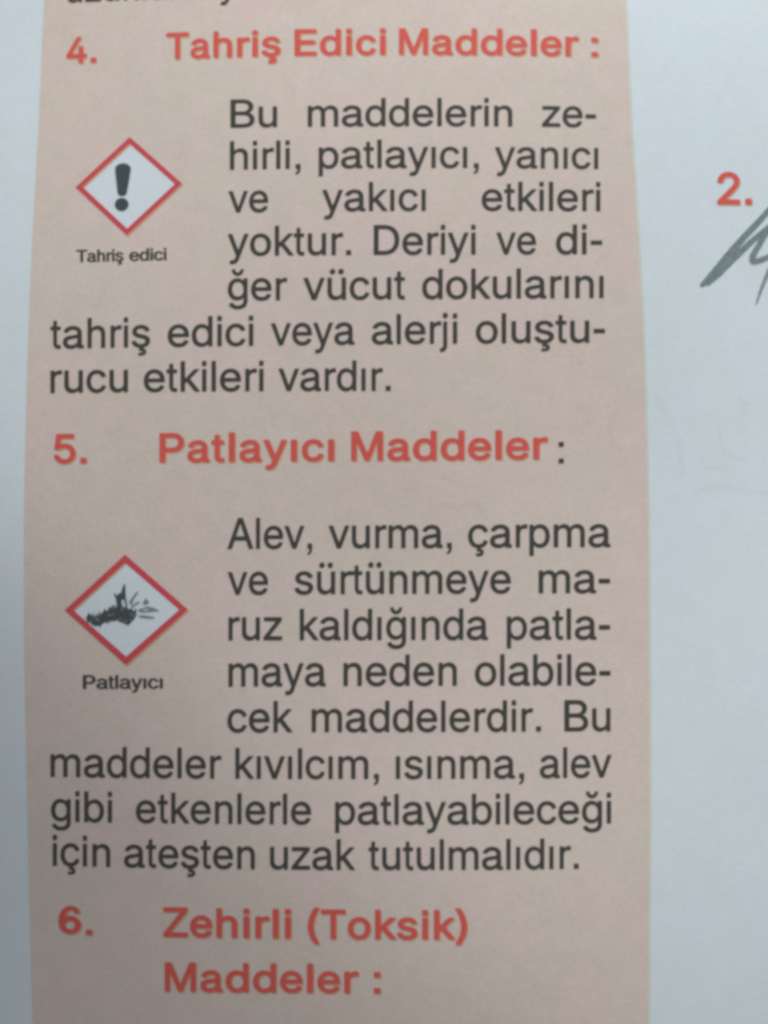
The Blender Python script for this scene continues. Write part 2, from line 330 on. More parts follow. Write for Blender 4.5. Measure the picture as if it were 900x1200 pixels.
        'B': '70,-8 85,-12 363,-12 406,-10 450,-5 501,8 545,28 581,55 608,88 627,128 636,168 636,216 627,260 610,296 585,328 557,351 513,376 515,380 545,399 561,412 579,432 591,452 600,476 605,500 607,528 605,556 595,596 577,632 553,662 521,688 493,703 462,716 430,723 390,729 85,730 73,728 68,724 65,708 65,12 66,0;192,94 188,100 188,120 188,300 189,308 192,312 366,314 417,308 446,298 474,281 494,260 509,236 515,216 517,196 516,176 511,160 493,132 478,118 462,109 426,98 382,93 204,92;196,415 189,420 188,428 188,612 192,624 351,626 398,622 426,614 446,604 464,588 478,569 484,552 487,532 487,512 483,492 474,473 462,457 447,444 430,433 398,421 366,416',
        'D': '77,-8 92,-12 326,-12 377,-9 429,0 488,20 536,45 583,84 617,124 637,156 651,184 665,224 674,260 681,304 683,344 683,388 678,436 671,472 660,512 647,544 631,575 615,600 591,628 571,648 544,669 512,689 472,706 429,719 381,727 326,730 92,730 80,728 75,724 72,708 72,12 73,0;195,94 191,100 190,112 191,620 195,624 203,625 353,624 405,615 449,599 488,572 518,540 542,500 559,448 567,384 566,320 557,264 538,212 519,180 492,151 456,125 421,109 381,99 338,93',
        'P': '82,-8 93,-12 180,-12 192,-10 197,-4 199,8 199,236 203,248 216,250 382,251 421,255 461,263 501,278 536,299 568,325 593,356 614,396 626,440 631,492 627,540 614,584 594,624 568,656 533,684 504,700 473,713 437,723 398,728 97,730 85,728 80,724 77,708 77,12 78,0;204,356 200,360 199,372 199,612 203,624 216,626 350,626 398,622 425,616 449,605 469,592 484,576 497,555 506,528 509,500 509,472 503,444 493,420 481,401 465,386 429,366 386,356 346,354',
        'T': '251,-8 262,-12 350,-12 361,-8 365,0 367,620 371,624 381,626 587,626 599,628 605,636 606,656 606,716 603,724 599,728 583,730 25,730 13,728 8,724 5,712 5,640 8,632 13,627 25,626 231,626 241,624 245,620 246,8 247,0',
        '.': '82,-8 93,-12 181,-12 189,-11 196,-7 200,4 200,96 199,104 196,112 185,116 97,116 89,115 82,111 78,100 78,8 79,0',
        ',': '83,-155 93,-158 135,-145 173,-111 181,-99 196,-55 200,-3 200,101 198,109 193,114 181,116 93,116 86,114 80,109 78,97 79,-3 82,-7 89,-11 124,-14 127,-23 125,-43 116,-76 110,-83 86,-97 79,-107 78,-143',
        '-': '40,224 55,220 289,221 296,228 298,236 297,324 291,332 281,334 55,334 43,332 38,328 35,316 35,236',
        ':': '82,-8 93,-12 181,-12 189,-11 196,-7 200,4 200,96 199,104 196,112 185,116 97,116 89,115 82,111 78,100 78,8 79,0;82,404 93,400 181,400 189,401 196,405 200,416 200,508 199,516 196,524 185,528 97,528 89,527 82,523 78,512 78,420 79,412',
    },
    'B': {
        'a': '179,-8 226,-11 274,-6 311,6 356,30 359,26 365,7 371,3 382,0 430,0 449,-5 486,-7 516,2 522,7 526,15 527,68 524,83 512,91 486,95 482,102 480,358 477,388 470,418 455,452 430,483 401,506 363,523 315,535 267,539 218,535 166,521 125,502 92,476 65,444 45,407 44,392 55,380 140,356 148,357 155,361 175,392 196,409 222,422 248,428 289,429 319,421 341,406 354,384 359,354 357,346 352,341 330,335 196,317 133,301 99,286 77,271 55,249 42,226 31,188 29,147 35,109 50,75 73,45 103,21 137,4;207,101 188,106 174,114 161,124 154,136 151,151 152,169 156,181 166,192 188,205 222,214 348,233 356,233 359,226 359,203 355,173 343,147 326,128 300,111 274,102 241,99',
        'b': '286,-7 317,-10 354,-10 387,-5 420,5 449,18 476,34 499,54 522,80 540,107 556,140 567,174 574,208 578,245 578,287 574,324 566,362 555,392 542,418 510,464 470,498 445,513 419,524 387,533 358,538 325,539 297,537 251,526 226,514 201,498 193,496 190,513 190,696 187,707 179,715 168,718 78,717 69,713 64,707 61,692 62,15 69,5 82,0 168,1 178,4 185,11 189,33 193,36 243,6 263,-2;297,102 272,108 248,121 227,140 212,162 200,189 192,223 189,260 191,298 196,328 207,358 220,381 236,400 258,415 280,423 305,428 334,427 363,421 384,411 407,392 423,370 435,343 444,309 448,272 446,234 440,204 430,174 416,150 398,128 376,113 354,105 325,101',
        'c': '245,-7 291,-11 339,-7 383,4 424,22 458,46 487,76 509,110 524,147 522,162 512,171 436,189 420,191 408,183 388,144 363,120 347,111 327,104 307,101 283,100 251,105 225,117 200,140 182,166 169,200 163,234 161,272 165,309 174,343 187,370 203,392 227,412 251,423 279,428 311,427 339,420 359,411 377,396 392,377 404,351 412,343 420,341 432,342 508,361 517,366 522,373 523,381 520,392 504,427 484,456 460,481 432,501 403,516 367,529 331,537 275,539 227,532 181,516 138,491 103,460 73,418 52,373 38,321 34,264 39,204 53,151 77,102 107,64 147,31 191,8 219,-2',
        'd': '237,-7 287,-11 336,-5 373,8 418,37 423,34 426,15 430,8 443,1 529,0 541,4 548,12 551,27 551,692 548,707 537,716 524,718 443,718 433,715 425,707 422,692 422,509 418,495 366,524 324,536 296,539 267,539 238,536 210,529 185,521 161,509 118,479 83,438 58,392 47,362 40,332 34,264 36,226 41,192 48,162 60,132 73,106 91,80 111,57 132,38 154,23 181,9 210,-1;275,102 251,107 226,120 206,137 188,162 176,189 168,223 164,257 166,294 171,324 181,354 193,377 210,397 230,412 251,422 279,427 308,428 336,422 361,411 381,395 398,373 411,347 420,313 423,275 422,238 417,204 407,174 394,151 377,131 357,116 332,105 304,101',
        'e': '239,-7 288,-11 335,-8 378,2 417,18 452,39 484,68 507,102 520,136 517,147 507,156 429,174 413,175 402,168 390,146 379,132 355,114 320,102 273,100 238,107 210,120 186,140 167,166 159,185 153,208 153,215 159,219 503,220 519,223 527,234 528,294 521,351 507,396 482,441 449,478 409,506 367,525 312,537 257,538 206,529 159,512 120,486 85,452 58,411 38,366 26,313 23,253 29,196 44,144 68,98 101,59 143,27 187,6;159,327 156,331 155,336 164,358 177,381 195,399 211,411 230,420 249,426 273,428 296,428 316,424 335,417 352,407 367,394 379,377 390,356 396,336 393,328 382,326',
        'h': '75,4 90,0 175,0 187,4 194,11 197,26 197,316 201,350 215,380 238,405 255,415 271,421 309,427 347,423 376,411 398,388 410,362 414,324 414,26 417,11 425,4 436,0 524,0 533,2 541,8 546,19 546,350 539,399 523,441 500,475 470,502 432,522 385,535 339,539 293,535 253,524 208,500 200,499 197,516 197,699 191,710 183,716 175,718 86,718 73,713 68,707 65,699 65,26 68,11',
        'i': '80,4 95,0 190,1 203,7 209,19 209,508 204,524 190,531 91,532 78,527 70,516 69,26 72,11;84,581 99,579 185,579 198,582 205,588 209,604 209,695 206,707 199,714 181,718 95,718 82,715 75,710 69,695 69,600 73,588',
        'k': '79,4 94,0 175,0 188,2 196,8 202,23 202,188 210,200 226,214 235,217 244,211 417,13 428,4 443,0 553,0 562,3 569,8 574,19 573,26 566,36 339,298 345,309 549,497 556,508 555,520 545,529 532,532 430,532 413,528 222,353 209,344 205,344 202,365 202,695 196,710 188,716 179,718 90,718 77,713 72,707 69,699 69,26 72,11',
        'l': '80,4 95,0 190,1 203,7 209,19 209,695 203,710 190,717 91,718 78,713 72,707 69,699 69,26 72,11',
        'm': '74,4 89,0 170,0 183,3 191,11 194,26 194,328 197,358 210,388 232,410 260,424 293,429 326,425 349,414 369,395 378,373 380,26 383,11 391,3 403,0 485,0 501,5 507,11 510,23 510,339 513,365 525,392 546,412 575,425 607,429 640,425 669,412 685,395 694,373 696,343 696,26 699,11 706,4 718,0 800,0 816,4 823,11 826,23 826,365 822,395 816,422 804,448 790,471 765,497 734,517 693,533 652,541 599,539 550,527 509,506 473,476 464,472 436,501 411,519 383,532 350,540 309,541 272,535 236,521 199,499 193,501 187,524 174,531 89,532 73,527 66,520 64,508 64,30 65,15',
        'n': '75,4 90,0 174,0 187,4 194,11 197,26 197,316 201,350 214,380 238,405 254,415 271,421 309,427 347,423 375,411 398,388 410,362 414,324 414,26 417,11 427,2 440,0 524,0 532,2 541,8 545,15 546,26 546,331 542,380 531,422 513,456 488,486 458,508 435,520 406,530 377,536 347,539 309,538 271,530 238,517 200,496 196,499 193,516 189,524 183,529 174,531 86,532 78,529 70,524 66,516 65,505 65,26 68,11',
        'o': '256,-7 310,-11 368,-5 417,9 465,34 504,66 535,106 558,151 573,204 578,264 573,324 558,377 533,426 498,467 454,500 405,523 351,536 298,539 244,533 191,517 145,492 107,460 75,418 53,373 39,321 34,264 39,204 54,151 79,103 112,63 153,30 199,8 228,-1;281,102 257,107 232,119 208,140 192,162 178,192 170,226 167,260 169,298 176,328 188,358 203,382 224,402 244,416 269,424 298,428 327,427 355,421 380,409 404,388 420,366 434,336 442,302 445,268 443,230 437,200 425,170 409,145 388,125 368,112 343,104 314,100',
        'r': '75,4 90,0 172,0 185,3 194,11 197,26 197,328 202,358 211,377 223,392 241,405 258,414 280,420 301,423 361,419 370,421 378,426 384,441 384,516 381,527 370,536 323,540 280,536 241,524 202,504 197,505 189,524 180,530 172,532 86,532 73,527 66,520 64,505 64,26 67,11',
        's': '216,-7 269,-11 323,-8 373,2 414,16 451,37 480,62 502,91 515,125 519,166 512,204 493,238 464,266 430,285 389,301 224,339 199,351 186,366 184,377 185,388 190,400 199,409 228,424 269,431 311,429 327,426 343,418 368,396 385,369 397,361 410,361 488,376 504,385 507,392 508,400 500,422 482,452 460,479 439,496 414,511 385,523 352,532 302,539 249,538 199,530 157,516 120,498 87,471 64,441 50,407 47,366 55,328 74,294 102,268 137,247 178,231 344,193 366,181 378,166 380,155 379,144 372,132 360,121 344,112 327,105 282,99 232,102 211,108 195,116 176,132 158,168 145,177 133,177 54,163 42,159 35,155 31,147 30,140 40,106 58,76 82,49 108,30 141,13 178,0',
        't': '193,-2 233,-5 271,-2 297,4 305,10 309,17 309,32 297,89 292,100 284,106 276,109 238,105 216,108 207,119 202,145 203,416 204,420 210,424 276,425 284,426 293,431 299,447 298,514 292,526 280,531 212,532 204,537 202,644 200,651 194,659 179,664 103,664 90,658 83,648 81,537 73,532 27,531 14,523 10,511 10,443 14,434 22,427 35,425 73,424 77,423 82,416 82,134 86,104 93,77 110,47 132,25 162,8',
        'u': '228,-3 277,-7 323,-2 367,12 409,36 415,35 418,16 422,8 434,1 525,1 536,4 543,12 545,27 545,505 542,520 534,529 521,532 438,532 426,529 417,520 414,505 414,215 410,182 396,151 385,137 372,126 356,116 339,110 302,105 265,109 236,121 215,142 202,170 197,208 197,505 194,520 182,530 161,532 87,532 76,528 69,520 66,505 66,197 69,159 76,125 86,99 99,76 113,57 132,39 153,24 176,12 203,3',
        'y': '88,-189 120,-193 152,-192 181,-187 205,-179 230,-167 250,-151 270,-130 287,-106 308,-65 536,500 539,511 538,519 527,529 515,532 429,532 417,529 410,523 283,194 275,182 266,196 140,523 128,531 107,532 30,532 22,529 13,523 10,511 13,500 206,18 185,-42 177,-57 164,-70 152,-77 140,-80 87,-75 78,-80 72,-87 53,-155 51,-166 54,-174 62,-182',
        'z': '29,4 47,0 453,0 465,1 475,8 480,23 480,90 477,102 469,110 453,113 219,113 208,114 205,117 214,132 467,437 471,452 471,508 469,520 463,527 457,531 446,532 54,532 43,531 33,524 29,508 29,441 32,429 40,422 54,419 281,419 291,418 294,414 284,399 24,90 20,79 20,23 23,11',
        'ı': '80,4 95,0 190,1 203,7 209,19 209,508 204,524 190,531 91,532 78,527 70,516 69,26 72,11',
        'ş': '209,-186 220,-189 232,-190 298,-189 332,-186 371,-175 399,-156 413,-137 420,-118 423,-92 419,-65 411,-47 400,-31 361,-5 365,-1 427,22 450,36 470,51 488,70 501,89 512,112 518,134 519,172 510,210 489,243 460,268 427,287 389,301 224,339 199,351 187,364 184,375 184,387 189,398 199,409 228,424 265,431 307,430 340,420 364,402 385,369 398,361 410,361 489,376 497,379 505,386 508,394 508,402 495,432 476,461 454,485 428,503 398,518 369,528 332,536 282,539 232,536 183,525 141,509 106,488 78,462 59,432 48,398 47,360 57,323 75,292 104,266 137,247 178,231 344,193 369,179 379,164 380,153 377,139 369,128 358,119 344,112 323,104 282,99 232,102 212,108 196,115 178,130 167,146 157,168 145,177 133,177 50,162 38,157 32,149 30,142 32,130 46,95 65,66 87,44 116,25 145,11 174,1 220,-9 224,-16 218,-62 219,-69 224,-77 236,-82 294,-83 307,-88 308,-96 298,-101 220,-103 212,-105 204,-111 199,-122 199,-167 202,-178',
        'M': '78,4 92,0 167,0 179,4 187,15 189,419 190,443 193,447 201,432 362,15 367,7 375,2 393,0 454,0 463,4 470,11 627,423 639,447 642,440 643,419 644,15 653,4 665,0 744,0 752,2 759,7 764,15 765,34 765,692 764,703 759,711 752,716 744,718 631,718 620,716 609,707 420,198 416,199 412,205 388,276 224,708 216,715 201,718 92,718 80,715 74,710 70,703 69,692 69,26 72,11',
        'T': '251,4 264,0 350,0 362,4 370,15 373,598 377,601 384,602 571,602 586,605 593,610 597,620 598,692 595,707 586,716 571,718 40,718 25,715 16,707 14,695 14,624 17,612 25,605 40,602 231,602 237,601 240,597 241,26 244,11',
        'E': '85,4 102,0 596,0 607,1 616,8 621,23 621,94 618,106 607,114 232,116 221,119 219,132 219,291 221,302 236,305 570,305 577,307 585,314 588,321 589,333 588,404 582,416 574,420 236,421 221,423 219,438 219,586 221,599 232,602 589,602 603,604 613,612 617,624 616,699 614,707 608,714 600,717 589,718 102,718 91,717 81,710 77,703 76,692 76,26 79,11',
        'P': '82,4 96,0 188,0 199,4 206,11 208,26 208,234 212,246 223,248 380,249 418,252 456,261 498,276 533,296 564,322 589,351 610,392 622,435 627,484 623,529 610,574 590,612 564,645 529,673 499,690 468,702 433,711 391,716 96,718 84,715 77,709 73,692 73,26 76,11;211,366 208,378 208,586 209,597 212,601 223,603 349,603 395,599 418,593 441,582 458,571 472,556 482,537 489,514 492,491 491,465 486,442 477,419 464,402 450,389 418,373 376,364 226,363',
        'Z': '36,4 44,1 55,0 561,0 572,1 581,8 586,23 586,94 583,106 572,114 215,115 204,117 203,121 578,624 582,639 582,695 580,707 573,714 557,718 51,718 40,717 30,710 25,695 25,624 29,612 40,603 393,603 405,601 406,597 32,94 27,79 27,23 29,11',
        '(': '188,-124 202,-128 296,-128 303,-126 310,-120 314,-109 310,-95 272,-27 243,31 208,114 194,159 184,201 177,242 175,284 176,337 182,390 194,446 210,503 229,560 253,617 277,666 313,734 314,741 310,751 303,756 296,758 195,758 185,752 166,726 143,689 123,651 85,560 56,462 40,375 35,307 37,242 45,186 62,118 84,57 117,-15 153,-75',
        ')': '27,-124 39,-128 133,-128 144,-125 151,-118 203,-37 227,8 248,53 276,137 287,182 293,220 298,292 295,356 284,431 266,507 240,583 207,658 184,700 161,734 147,753 137,758 36,758 24,753 19,741 22,727 55,669 84,609 104,560 122,507 138,450 149,397 156,348 158,299 157,261 152,220 144,178 133,137 114,84 91,31 60,-29 21,-98 19,-113',
        '.': '73,4 87,0 179,0 191,2 198,7 203,15 204,23 204,115 202,127 197,134 187,139 171,140 87,140 79,139 71,134 66,127 64,119 64,27 67,12',
        ':': '101,4 115,0 207,0 219,2 226,7 231,15 232,23 232,113 230,124 225,132 215,137 199,137 115,137 107,136 99,132 94,124 92,117 92,26 95,11;101,392 115,388 207,388 219,390 226,395 231,403 232,411 232,501 230,512 225,520 215,525 199,525 115,525 107,524 99,520 94,512 92,505 92,414 95,399',
        '2': '35,4 52,0 486,0 501,3 509,11 511,23 511,94 508,106 497,114 232,115 219,117 217,121 226,132 365,273 424,340 467,401 481,427 491,453 498,491 499,529 495,563 484,597 467,627 446,655 420,678 387,699 343,717 295,726 240,726 192,717 147,700 107,674 75,642 51,605 36,563 29,518 30,495 36,487 44,483 125,483 140,485 147,491 150,499 154,529 159,548 166,563 177,578 192,592 210,602 228,609 251,612 276,612 302,608 324,600 343,589 358,574 370,556 376,533 378,510 374,484 365,461 350,435 329,408 284,358 30,94 26,79 26,23 28,11',
        '4': '334,4 344,0 359,0 418,0 430,4 437,11 439,19 441,136 448,140 510,142 520,147 525,157 526,234 521,249 514,254 507,256 448,257 440,262 439,438 436,453 426,462 407,463 344,463 337,461 329,453 325,438 325,272 322,259 311,256 182,256 171,257 167,261 172,276 397,688 399,699 396,709 389,716 378,718 300,718 293,715 285,708 34,249 27,231 27,159 32,147 42,142 311,141 322,138 325,128 326,19 328,11',
        '5': '218,-5 248,-9 281,-9 336,0 362,8 388,20 432,49 454,70 469,89 484,112 497,138 507,165 513,191 516,221 516,252 513,282 506,312 497,339 484,365 469,389 451,411 429,432 407,448 381,462 355,472 325,480 296,484 266,484 241,482 211,475 182,465 174,465 173,478 187,596 189,600 200,603 469,604 481,614 483,637 482,701 477,712 469,717 100,718 86,715 78,705 38,365 38,354 40,346 49,339 56,337 141,328 148,331 182,352 218,364 259,369 296,365 329,352 356,331 377,301 389,267 391,240 390,214 384,187 373,165 359,145 340,129 318,116 292,109 263,106 237,109 215,116 193,127 175,142 163,157 154,176 148,203 137,212 49,214 38,211 30,204 27,195 28,180 38,134 54,100 78,68 108,41 141,20 178,4',
        '6': '239,20 286,16 311,18 341,23 379,36 425,61 455,87 487,126 504,160 518,209 520,239 518,269 512,296 502,323 489,349 470,375 448,398 426,416 400,432 371,445 341,455 311,460 281,462 252,460 222,455 192,447 183,447 185,462 200,504 238,560 273,593 281,597 315,596 345,581 351,575 360,556 370,526 383,516 400,516 472,533 485,539 491,545 493,560 482,594 438,658 426,666 341,699 235,696 141,636 73,545 38,436 31,333 36,254 47,186 60,152 73,127 90,103 111,81 133,63 158,47 184,35 213,25;260,137 243,142 226,151 210,163 198,179 188,197 182,216 180,235 181,254 186,273 195,292 207,307 222,321 239,331 256,337 273,339 294,339 315,333 332,325 349,312 362,297 371,281 378,262 381,239 379,220 374,201 365,182 354,167 337,152 320,143 298,136 281,134',
    },
}
ADVANCE = {'R': {'a': 556, 'b': 556, 'c': 500, 'd': 556, 'e': 556, 'g': 556, 'h': 556, 'i': 222, 'j': 222, 'k': 500, 'l': 222, 'm': 833, 'n': 556, 'o': 556, 'p': 556, 'r': 333, 's': 500, 't': 278, 'u': 556, 'v': 500, 'y': 500, 'z': 500, 'ı': 250, 'ü': 556, 'ğ': 556, 'ş': 500, 'ç': 500, 'A': 667, 'B': 667, 'D': 722, 'P': 667, 'T': 611, '.': 278, ',': 278, '-': 333, ':': 278}, 'B': {'a': 556, 'b': 611, 'c': 556, 'd': 611, 'e': 556, 'h': 611, 'i': 278, 'k': 556, 'l': 278, 'm': 889, 'n': 611, 'o': 611, 'r': 389, 's': 556, 't': 333, 'u': 611, 'y': 556, 'z': 500, 'ı': 278, 'ş': 556, 'M': 833, 'T': 611, 'E': 667, 'P': 667, 'Z': 611, '(': 333, ')': 333, '.': 278, ':': 333, '2': 556, '4': 556, '5': 556, '6': 556}}


# ------------------------------------------------------------------ lettering: words of flat ink laid on the sheet
def parse(s):
    return [[tuple(map(int, p.split(','))) for p in loop.split()] for loop in s.split(';')]


def inside(p, loop):
    hit = False
    for (xa, ya), (xb, yb) in zip(loop, loop[1:] + loop[:1]):
        if (ya > p[1]) != (yb > p[1]) and p[0] < xa + (p[1] - ya) / (yb - ya) * (xb - xa):
            hit = not hit
    return hit


_tess = {}


def glyph(style, ch):
    k = (style, ch)
    if k not in _tess:
        loops = parse(GLYPHS[style][ch])
        pts = [p for l in loops for p in l]
        tris = []
        start = [sum(len(q) for q in loops[:i]) for i in range(len(loops))]
        outer = [i for i in range(len(loops)) if not any(inside(loops[i][0], loops[j]) for j in range(len(loops)) if j != i)]
        for i in outer:
            group = [i] + [j for j in range(len(loops)) if j not in outer and inside(loops[j][0], loops[i])]
            index = [start[j] + k for j in group for k in range(len(loops[j]))]
            tris += [tuple(index[k] for k in t)
                     for t in tessellate_polygon([[Vector((p[0], p[1], 0)) for p in loops[j]] for j in group])]
        # keep every triangle facing up
        out = []
        for a, b, c in tris:
            ar = (pts[b][0] - pts[a][0]) * (pts[c][1] - pts[a][1]) - (pts[b][1] - pts[a][1]) * (pts[c][0] - pts[a][0])
            if ar:
                out.append((a, b, c) if ar > 0 else (a, c, b))
        _tess[k] = (pts, out)
    return _tess[k]


def baseline(spec):
    (xa, ya), (xb, yb) = spec[0], spec[-1]
    if len(spec) == 2:
        return lambda x: ya + (yb - ya) * (x - xa) / (xb - xa)
    xm, ym = spec[1]

    def f(x):
        return (ya * (x - xm) * (x - xb) / ((xa - xm) * (xa - xb)) + ym * (x - xa) * (x - xb) / ((xm - xa) * (xm - xb))
                + yb * (x - xa) * (x - xm) / ((xb - xa) * (xb - xm)))
    return f


def word(text, x0, x1, base, em, style, mats, parent, fringe=None):
    adv = ADVANCE[style]
    pen = 0
    spots = []
    for ch in text:
        spots.append((ch, pen))
        pen += adv[ch]
    first = min(p[0] for p in glyph(style, text[0])[0])
    last = spots[-1][1] + max(p[0] for p in glyph(style, text[-1])[0])
    sx = (x1 - x0) / (last - first)
    sy = em / 1000.0
    verts, faces, mi = [], [], []
    layers = [(0.0, 0.0, 0.022, 0)]
    if fringe:
        layers = [(fringe[0], fringe[1], 0.015, 1)] + layers
    for dx, dy, lift, m in layers:
        for ch, pen in spots:
            pts, tris = glyph(style, ch)
            o = len(verts)
            jy = 0.0
            for gx, gy in pts:
                px = x0 + (gx + pen - first) * sx
                verts.append(on_sheet(px + dx, base(px) - gy * sy + jy + dy, lift))
            faces += [(a + o, b + o, c + o) for a, b, c in tris]
            mi += [m] * len(tris)
    return link_mesh('word', verts, faces, mats, parent, mi)


def text_line(name, words, base, em, style='R', mats=None, label=None, fringe=None):
    line = empty(name, page)
    if label:
        line['label'] = label
    b = baseline(base)
    for w in words:
        word(w[0], w[1] + 0.5, w[2] - 0.5, b, em, style, mats or [M_BLACK], line, fringe)
    return line


BODY = [
    ([('Bu', 269.6, 325.4), ('maddelerin', 360.2, 601), ('ze-', 634.5, 699.1)], [(270, 149.5), (450, 147.6), (699, 149)], 45.0),
    ([('hirli,', 269, 352.9), ('patlayıcı,', 372.9, 561.7), ('yanıcı', 579.7, 701.7)], [(269, 198.6), (450, 196.6), (701, 197.8)], 45.5),
    ([('ve', 267.4, 314.9), ('yakıcı', 377.3, 499.6), ('etkileri', 563.9, 704.2)], [(267, 248.8), (450, 246.9), (704, 247.2)], 46.5),
    ([('yoktur.', 266.5, 412.1), ('Deriyi', 437.5, 557.9), ('ve', 581.3, 628.8), ('di-', 651, 706.4)], [(267, 299.5), (450, 298.3), (706, 297.6)], 47.5),
    ([('ğer', 266.5, 337.1), ('vücut', 355.1, 475.5), ('dokularını', 494.2, 708)], [(266, 352), (450, 350.5), (708, 348.8)], 48.0),
    ([('tahriş', 58.7, 176.5), ('edici', 196, 297.5), ('veya', 317.1, 416.2), ('alerji', 435.2, 536.4), ('oluştu-', 557, 709.6)], [(60, 408.3), (300, 404.7), (710, 401.2)], 48.0),
    ([('rucu', 58.7, 150.7), ('etkileri', 168, 309.5), ('vardır.', 326, 458.4)], [(60, 460.2), (250, 458.3), (458, 457.6)], 48.5),
    ([('Alev,', 266, 366.5), ('vurma,', 384.7, 530.1), ('çarpma', 548, 716)], [(266, 643), (450, 642), (716, 640.6)], 49.5),
    ([('ve', 266.5, 314.8), ('sürtünmeye', 344.7, 599.2), ('ma-', 630.7, 715.5)], [(266, 696.7), (450, 695.6), (716, 694.6)], 49.5),
    ([('ruz', 267.3, 331.3), ('kaldığında', 350.8, 572.5), ('patla-', 593.3, 715.5)], [(266, 750), (450, 749.6), (716, 749)], 50.0),
    ([('maya', 267.3, 382.5), ('neden', 402, 536), ('olabile-', 556, 716)], [(266, 804.2), (450, 803.4), (716, 802.8)], 50.0),
    ([('cek', 266, 343.3), ('maddelerdir.', 364.7, 634.7), ('Bu', 660.8, 716)], [(266, 857.8), (450, 857.4), (716, 856.5)], 50.0),
    ([('maddeler', 58.7, 260), ('kıvılcım,', 275.3, 444.7), ('ısınma,', 463.3, 614.8), ('alev', 632.1, 717.2)], [(60, 910), (340, 912.3), (717, 910.6)], 49.0),
    ([('gibi', 59.2, 132), ('etkenlerle', 158.7, 365.2), ('patlayabileceği', 392.1, 716.7)], [(60, 962.3), (340, 965.6), (717, 964.4)], 49.0),
    ([('için', 61.3, 129.9), ('ateşten', 144.8, 299.3), ('uzak', 315.9, 416.7), ('tutulmalıdır.', 431.3, 678.8)], [(61, 1014), (340, 1018.6), (680, 1017.6)], 49.0),
]
for words, base, em in BODY:
    text_line('text_line', words, base, em)

# the line cut by the top edge of the view
text_line('text_line', [('uzunlukta', 78, 252), ('y', 256, 279)], [(60, 4.2), (190, -1.5), (300, -3.5)], 44.0)

RED = [M_RED, M_YELLOW]
FR = (1.4, 1.5)
text_line('heading', [('4.', 77.3, 113.3), ('Tahriş', 194.3, 329.3), ('Edici', 344.6, 452.4), ('Maddeler', 467.1, 678.6), (':', 692.4, 701.4)],
          [(85, 74.6), (400, 64.8), (700, 66.9)], 43.5, 'B', RED, 'red bold heading of the fourth item', FR)
h5 = text_line('heading', [('5.', 62.7, 101.9), ('Patlayıcı', 186.4, 392.3), ('Maddeler', 411.1, 642.3)],
               [(62, 543.3), (300, 541.2), (642, 538.3)], 48.5, 'B', RED, 'red bold heading of the fifth item with a black colon', FR)
word(':', 654.5, 660.8, baseline([(640, 542.6), (660, 542.6)]), 47, 'R', [M_BLACK], h5)
text_line('heading', [('6.', 68, 108.8), ('Zehirli', 190.7, 341.5), ('(Toksik)', 360.1, 547.9)],
          [(68, 1095), (300, 1099.5), (548, 1101)], 48.5, 'B', RED, 'red bold first heading line of the sixth item', FR)
text_line('heading', [('Maddeler', 192.5, 420.7), (':', 437.5, 446.5)],
          [(192, 1162), (447, 1164.3)], 48.0, 'B', RED, 'red bold second heading line of the sixth item', FR)
text_line('heading', [('2.', 840, 881.6)], [(840, 239.6), (882, 240)], 53.0, 'B', RED, 'red bold number two on the white margin', FR)
text_line('caption', [('Tahriş', 89, 144.5), ('edici', 151, 194.8)], [(89, 307), (195, 304.6)], 19.5, 'R', [M_BLACK, M_BLACK], 'small black caption under the exclamation mark sign', (1.0, 0.3))
text_line('caption', [('Patlayıcı', 96.6, 190.4)], [(96, 807), (190, 806.6)], 22.0, 'R', [M_BLACK, M_BLACK], 'small black caption under the explosion sign', (1.1, 0.3))


# ------------------------------------------------------------------ hazard pictograms
def quad_grid(c, n, lift):
    """four corners in order left, top, right, bottom, as a fine grid"""
    def fn(u, v):
        x = (c[0][0] * (1 - u) * (1 - v) + c[1][0] * u * (1 - v) + c[2][0] * u * v + c[3][0] * (1 - u) * v)
        y = (c[0][1] * (1 - u) * (1 - v) + c[1][1] * u * (1 - v) + c[2][1] * u * v + c[3][1] * (1 - u) * v)
        return x, y
    return grid_patch(fn, n, n, lift)


def face_up(verts, faces):
    out = []
    for f in faces:
        a, b, c = (verts[i] for i in f[:3])
        ar = (b[0] - a[0]) * (c[1] - a[1]) - (b[1] - a[1]) * (c[0] - a[0])
        out.append(tuple(f) if ar > 0 else tuple(f)[::-1])
    return out


def ring(outer, inner, lift, shift=(0, 0), n=24):
    verts, faces = [], []
    for k in range(4):
        for i in range(n):
            t = i / n
            for c in (outer, inner):
                p, q = c[k], c[(k + 1) % 4]
                verts.append(on_sheet(p[0] + (q[0] - p[0]) * t + shift[0], p[1] + (q[1] - p[1]) * t + shift[1], lift))
    m = len(verts) // 2
    for i in range(m):
        j = (i + 1) % m
        faces.append((2 * i, 2 * j, 2 * j + 1, 2 * i + 1))
    return verts, face_up(verts, faces)


def flat_shapes(polys, lift, crop=None):
    """filled outlines given in layout places, or in a crop (x, y, scale)"""
    verts, faces = [], []
    for pl in polys:
        if crop:
            pl = [(crop[0] + x / crop[2], crop[1] + y / crop[2]) for x, y in pl]
        o = len(verts)
        verts += [on_sheet(x, y, lift) for x, y in pl]
        for t in tessellate_polygon([[Vector((x, y, 0)) for x, y in pl]]):
            faces.append(tuple(i + o for i in t))
    return verts, face_up(verts, faces)


